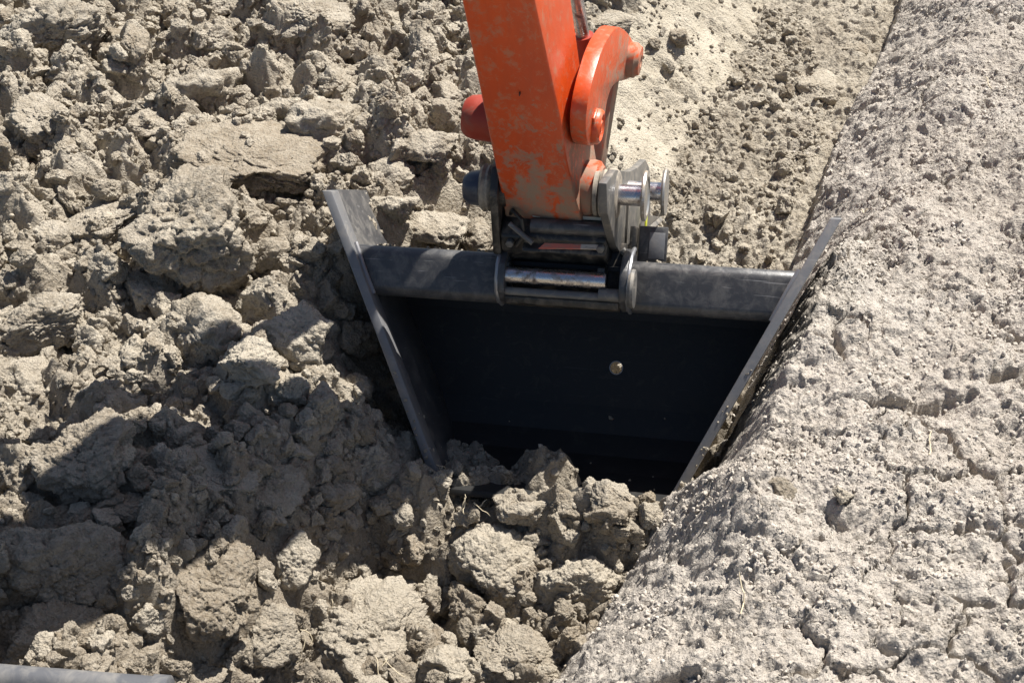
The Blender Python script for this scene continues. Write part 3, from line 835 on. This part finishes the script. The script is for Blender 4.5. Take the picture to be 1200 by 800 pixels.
mesh_obj('yellow_tag', *box(XR+.016, XR+.020, tg[0]-.02, tg[0]+.02, tg[1]-.028, tg[1]+.028), M_yellow, coup, bev=.002)
fl = [trace(a, b_, KO, KM, 0, XR+.03) for a, b_ in ((738, 296), (780, 258))]
mesh_obj('cheek_flange', *tube([(XR+.012, fl[0][0], fl[0][1]), (XR+.012, fl[1][0], fl[1][1])], .011, 4), M_ear, coup, bev=.002)
# left cheek: dark, tapering down to the beam
lc = [(ctr[0]-.075, ctr[1]-.01), (ctr[0]-.055, ctr[1]+.065), (ctr[0], ctr[1]+.085), (ctr[0]+.10, ctr[1]+.07), (ctr[0]+.17, ctr[1]-.0), (ctr[0]+.15, .03), (.02, -.01), (-.02, .0)]
XL = -.205
chL = mesh_obj('cheek_plate', *prism(lc, 0, XL, XL+.022), M_dark, coup, bev=.004)
mesh_obj('cheek_boss', *lathe_x([(XL-.002, .055), (XL-.012, .064), (XL-.02, .060), (XL-.028, .066), (XL-.036, .058), (XL-.04, .042)], ctr[0], ctr[1], 30), M_mud, chL, smooth=True)
mesh_obj('grease_cap', *lathe_x([(XL-.036, .050), (XL-.066, .046), (XL-.082, .034), (XL-.086, .0)], ctr[0]-.01, ctr[1], 26), M_blue, chL, smooth=True)
mesh_obj('cheek_boss', *lathe_x([(XL+.022, .05), (XL+.035, .05)], ctr[0], ctr[1], 26), M_dark, chL, smooth=True)
# body between the cheeks
body_p = [(-.02, .015), (-.035, .055), (-.01, .095), (.02, .112), (.10, .118), (.18, .10), (.20, .02), (.10, -.02), (.02, -.02)]
bd = mesh_obj('coupler_body', *prism(body_p, 0, XL+.022, XR-.022), M_dark, coup, bev=.006)
mesh_obj('top_lip', *box(-.10, XR-.023, -.012, .010, .106, .116), M_cream, bd, bev=.002)
mesh_obj('cross_tube', *lathe_x([(-.10, .020), (XR-.022, .020)], -.022, .085, 20), M_beam, bd, smooth=True)
st = [(-.075, -.042, .028), (.095, -.042, .036), (.105, -.012, .064), (-.04, -.012, .060)]
s_o = mesh_obj('warning_sticker', [st[0], st[1], st[2], st[3]]+[(x, y+.002, z-.002) for x, y, z in st], [[0, 1, 2, 3], [7, 6, 5, 4], [0, 4, 5, 1], [1, 5, 6, 2], [2, 6, 7, 3], [3, 7, 4, 0]], M_sticker, bd)
mesh_obj('sticker_shelf', *prism([(-.043, .018), (-.041, .026), (-.011, .056), (.0, .05), (.0, .018)], 0, -.12, XR-.024), M_dark, bd, bev=.002)
ba = yk((597, 262, -.05)); bb_ = yk((624, 285, -.06))
mesh_obj('lock_bar', *tube([(ba[0], -.05, ba[1]), (bb_[0], -.06, bb_[1])], .0075, 8), M_ear, coup, smooth=True)
mesh_obj('hook_jaw', *prism([(-.02, -.02), (.05, -.03), (.05, -.075), (.02, -.09), (.02, -.055), (-.02, -.05)], 0, XL+.025, XL+.045), M_dark, coup, bev=.003)
mesh_obj('hook_jaw', *prism([(-.02, -.02), (.05, -.03), (.05, -.075), (.02, -.09), (.02, -.055), (-.02, -.05)], 0, XR-.045, XR-.025), M_dark, coup, bev=.003)
for bx in (-.155, .092):
    mesh_obj('bolt', *tube([(bx, -.030, .040), (bx, -.046, .034)], .011, 6), M_ear, bd, bev=.001)
mesh_obj('grease_hose', *tube([(-.17, .02, .10), (-.15, -.03, .125), (-.12, -.05, .105), (-.115, -.045, .06), (-.14, -.03, .03)], .006, 8), M_dark, coup, smooth=True)

# ------------------------------------------------------------------ ORANGE ARM
arm = thing('excavator_arm', 'orange excavator dipper arm with mud on its lower end, reaching down from the top edge', 'excavator arm', SO, SM)
YF = -.10
def ts(px, py, y=YF): return trace(px, py, SO, SM, 1, y)
lt, ltm, lb = ts(541, 0), ts(566, 107), ts(592, 252)
rt, rm, rb = ts(626, 0), ts(664, 174), ts(690, 250)
def along(a, b_, z): return a[0]+(b_[0]-a[0])*(z-a[1])/(b_[1]-a[1])
levels = [  # z, x left, x right, y back
 (3.6, along(lt, lb, 2.7)-.12, along(rt, rm, 2.7)-.12, .45), (2.7, along(lt, lb, 2.7)+.02, along(rt, rm, 2.7)-.02, .50), (1.4, along(lt, lb, 1.4), along(rt, rm, 1.4), .50),
 (.57, along(lt, lb, .57), along(rt, rm, .57), .150), (.33, along(lt, lb, .33), along(rt, rm, .33), .115), (.187, along(lt, lb, .187), rm[0], .13),
 (.06, along(lt, lb, .06), .035, .12), (-.058, lb[0], .060, .09)]
V = []; F = []
for z, a, c_, yb in levels:
    V += [(a, YF, z), (c_, YF, z), (c_, yb, z), (a, yb, z)]
for i in range(len(levels)-1):
    for k in range(4): F.append([4*i+k, 4*i+(k+1) % 4, 4*i+4+(k+1) % 4, 4*i+4+k])
F += [[3, 2, 1, 0], [4*len(levels)-4+k for k in range(4)]]
dip = mesh_obj('dipper_box', V, F, M_orange, arm, bev=.006, segs=3)
# flared pin boss on the right foot of the dipper
mesh_obj('pin_boss', *lathe_x([(.02, .075), (.055, .082), (.070, .080), (.083, .066), (.084, .03)], .0, -.005, 32), M_orange, dip, smooth=True)
mesh_obj('grease_nipple', *lathe_x([(lb[0]+.06, .006), (lb[0]+.062, .006)], YF-.004, .4, 8), M_dark, dip)
# right link plate (curved), traced on its own plane
XO = .060
face = [(688, 125), (693, 100), (698, 82), (704, 62), (713, 43), (724, 30), (735, 37), (743, 50), (748, 68), (745, 85), (736, 94), (721, 96), (712, 113), (708, 142), (704, 160), (697, 171), (689, 171), (686, 150)]
for _ in range(2):   # round the outline
    face = [p for i in range(len(face)) for p in ((face[i][0]*.75+face[(i+1) % len(face)][0]*.25, face[i][1]*.75+face[(i+1) % len(face)][1]*.25), (face[i][0]*.25+face[(i+1) % len(face)][0]*.75, face[i][1]*.25+face[(i+1) % len(face)][1]*.75))]
fp = [trace(x, y, SO, SM, 0, XO) for x, y in face]
linkR = mesh_obj('tipping_link', *prism(fp, 0, XO-.042, XO), M_orange, arm, bev=.003, segs=2)
linkR['label'] = 'curved orange link plate on the right of the arm, sunlit'
lo = trace(697, 148, SO, SM, 0, XO); up = trace(737, 70, SO, SM, 0, XO)
mesh_obj('link_pin', *lathe_x([(XO-.001, .046), (XO+.012, .046), (XO+.018, .042), (XO+.020, .036), (XO+.014, .032), (XO+.014, .020), (XO+.020, .016), (XO+.016, 0)], lo[0], lo[1], 28), M_orange, linkR, smooth=True)
mesh_obj('link_pin', *lathe_x([(XO-.001, .050), (XO+.020, .050), (XO+.026, .044), (XO+.034, .040), (XO+.036, .018), (XO+.032, .014), (XO+.032, 0)], up[0], up[1], 28), M_orange, linkR, smooth=True)
mesh_obj('keeper_plate', *box(XO, XO+.006, lo[0]-.03, lo[0]+.01, lo[1]+.03, lo[1]+.055), M_orange, linkR, bev=.002)
# left link plate, mostly hidden behind the dipper
xb, zb = ts(556, 137, .02)
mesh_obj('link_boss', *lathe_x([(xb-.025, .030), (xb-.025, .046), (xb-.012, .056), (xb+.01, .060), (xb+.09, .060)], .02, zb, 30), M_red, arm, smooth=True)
print('boss', xb, zb, 'dip left', lt, ltm, lb)
# second pair of links running from the upper pin down to the coupler
q0 = up; q1 = trace(708, 200, SO, SM, 0, .040)
def bar(a, c_, wid, ext=.03):
    d = Vector((c_[0]-a[0], c_[1]-a[1])).normalized(); n_ = Vector((-d.y, d.x))
    a = Vector(a)-d*ext; c_ = Vector(c_)+d*ext
    return [tuple(a+n_*wid), tuple(a-n_*wid), tuple(c_-n_*wid), tuple(c_+n_*wid)]
h1 = mesh_obj('bucket_link', *prism(bar(q0, q1, .042), 0, .004, .036), M_orange, arm, bev=.005)
h2 = mesh_obj('bucket_link', *prism(bar(q0, q1, .042), 0, -.20, -.166), M_orange, arm, bev=.005)
mesh_obj('link_web', *prism(bar(q0, q1, .012, -.06), 0, -.166, .004), M_orange, arm, bev=.003)
# ram rod and its eye
ye = up[0]
xe, ze = ts(684, 74, ye); xr0, zr0 = ts(684, 46, ye); xr1, zr1 = ts(676, 0, ye+.02)
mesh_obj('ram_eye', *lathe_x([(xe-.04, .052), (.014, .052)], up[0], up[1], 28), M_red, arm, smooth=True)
dr = Vector((xr1-xr0, .02, zr1-zr0)).normalized(); r0 = Vector((xr0, ye, zr0)); r1 = r0+dr*.42; r2 = r1+dr*1.6
mesh_obj('ram_rod', *tube([r0-dr*.03, r1], .019, 20), M_chrome, arm, smooth=True)
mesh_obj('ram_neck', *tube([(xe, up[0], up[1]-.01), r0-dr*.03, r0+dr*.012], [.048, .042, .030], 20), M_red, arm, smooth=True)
mesh_obj('ram_barrel', *tube([r1-dr*.04, r1+dr*.02, r2], [.05, .062, .062], 20), M_orange, arm, smooth=True)
print('pins', lo, up, q1, 'ctr', ctr, c2, rc[:3])

# ------------------------------------------------------------------ DOZER BLADE (bottom left corner)
pA, _ = land(0, 770)
def at_z(px, py, z):
    ray = _F+_U*(400-py)/FPX+_R*(px-600)/FPX; t = (z-CAM[2])/ray[2]; return CAM+ray*t
e0 = at_z(-260, 775, .30); e1 = at_z(200, 812, .30)
dvec = Vector(e1-e0); yaw = math.atan2(dvec.y, dvec.x); Lb = dvec.length
blade = thing('dozer_blade', 'scuffed grey steel blade edge poking into the bottom left corner', 'dozer blade', e0, rotm(math.degrees(yaw), 0, 0))
mesh_obj('blade_top_tube', *tube([(-.3, 0, 0), (Lb-.035, 0, 0), (Lb-.034, 0, 0), (Lb-.004, 0, 0), (Lb, 0, 0)], [.030, .030, .034, .034, .028], 28), M_blade, blade, smooth=True)
mesh_obj('blade_plate', *prism([(-.012, -.02), (.012, -.02), (.035, -.12), (.045, -.24), (.035, -.36), (.0, -.48), (-.02, -.48), (.012, -.36), (.022, -.24), (.012, -.12)], 0, -.3, Lb-.03), M_blade, blade, bev=.002)
mesh_obj('blade_end_gusset', *prism([(.01, -.0), (-.10, -.06), (-.12, -.42), (.0, -.46), (.03, -.2)], 0, Lb-.03, Lb-.012), M_blade, blade, bev=.003)

# ------------------------------------------------------------------ small things: roots, straw, a plastic sliver
def hair(p, n_, L, r_=.0009, seed=0):
    rr = np.random.default_rng(seed); parts = []
    for k in range(n_):
        a = np.array(p)+rr.normal(size=3)*.012; d = rr.normal(size=3); d[2] = abs(d[2])*-.3; d[1] = -abs(d[1]); d /= np.linalg.norm(d)
        pts = [a]
        for j in range(6):
            d = d+rr.normal(size=3)*.35; d[2] -= .08; d /= np.linalg.norm(d); pts.append(pts[-1]+d*L*rr.uniform(.6, 1.2)/6)
        parts.append(tube(pts, [r_]*6+[r_*.3], 5))
    return join(*parts)
def px_above(px, py, dz):
    p, t = land(px, py); ray = _F+_U*(400-py)/FPX+_R*(px-600)/FPX
    return p-ray*dz
rootspots = [(395,700,5,.10,'fine root hairs on the left face of the biggest trench clod'),(450,768,4,.09,'root hairs at the foot of the biggest trench clod'),
             (695,530,0,0,''),(512,545,9,.055,'tuft of torn roots beside the lower end of the left side plate'),(548,590,5,.06,'curled dry roots on the rim of the trench below the bucket'),
             (355,735,3,.08,'thin root hanging from the tall sunlit clod')]
k = 0
for px, py, n_, L, lab in rootspots:
    if not n_: continue
    k += 1
    v, f = hair(px_above(px, py, .09), n_, L, .0011, 40+k)
    tag(mesh_obj('root_hairs', v, f, M_root, smooth=True), lab, 'roots', 'torn roots in the dug earth')
for k2, (px, py, lab) in enumerate([(1158, 95, 'pale straw lying on the dry bank near the right edge'), (1010, 250, 'bent dry stem on the bank behind the tip of the right side plate'), (870, 690, 'short dry straw on the lower part of the dry bank'), (1090, 520, 'thin dry stalk lying across the cracked bank')]):
    q = px_above(px, py, .02); r_ = np.random.default_rng(90+k2); d = np.array([r_.uniform(-.4, .4), 1, 0.]); d /= np.linalg.norm(d)
    pts = [(q[0]+d[0]*t_*.09+.006*math.sin(t_*5+k2), q[1]+d[1]*t_*.09, float(gz(q[0]+d[0]*t_*.09, q[1]+d[1]*t_*.09)[0])+.010+.010*t_) for t_ in np.linspace(-.5, .5, 7)]
    tag(mesh_obj('dry_straw', *tube(pts, [.0016]*6+[.0007], 6), M_root, smooth=True), lab, 'straw', 'dry straws on the bank')
p = px_above(172, 616, .07)
tag(mesh_obj('plastic_sliver', *prism([(p[0]-.012, p[2]-.030), (p[0]-.005, p[2]-.030), (p[0]+.012, p[2]+.035), (p[0]+.006, p[2]+.022)], 1, p[1], p[1]+.003), M_white), 'thin white plastic sliver standing in the shaded clods', 'litter')
# soil stuck to the steel: crumbs on the beam top, along the lower strips and on the coupler
def stuck():
    r_ = np.random.default_rng(77); L = []
    for k in range(110):
        x = r_.uniform(-.60, .60); 
        if -.18 < x < .16: continue
        L.append((x+.03*math.sin(x*40), r_.uniform(.06, .13), .004, .45))
    for k in range(60):
        sg = 1 if r_.random() < .4 else -1; z = -.15-.5*r_.random()**.35; z += .02*math.sin(z*60+sg)
        t = r_.uniform(0, 1)
        L.append((sg*(hw(z)-.006), .072*t, z, .55) if sg < 0 and r_.random() < .3 else (sg*(hw(z)+.004+.016*r_.random()), -.001, z, .35))
    for k in range(24):
        z = r_.uniform(-.62, -.36)-.05*r_.random(); x = r_.uniform(-1, 1)*(hw(z)-.03)
        y = np.interp(-z, [.36, .42, .5, .56, .6, .635], [.385, .385, .365, .32, .24, .12])
        if r_.random() < ((-z-.36)/.28)**1.5: L.append((x, y-.003, z, .8))
    return [(BM@np.array(p[:3])+BO, p[3]) for p in L]
sp_ = stuck()
_save = gz
gz = lambda x, y: np.array([p[0][2] for p in sp_])
def reg_st(r_, N): return np.array([p[0][0] for p in sp_]), np.array([p[0][1] for p in sp_])
crumbs('stuck_earth', 'crumbs of earth stuck to the steel of the black bucket', 'earth', 0, reg_st, .004, .014, 2.4, TINY, .0, 9)
gz = _save
print('clods', len(placed), 'tris approx', len(quads)*2)
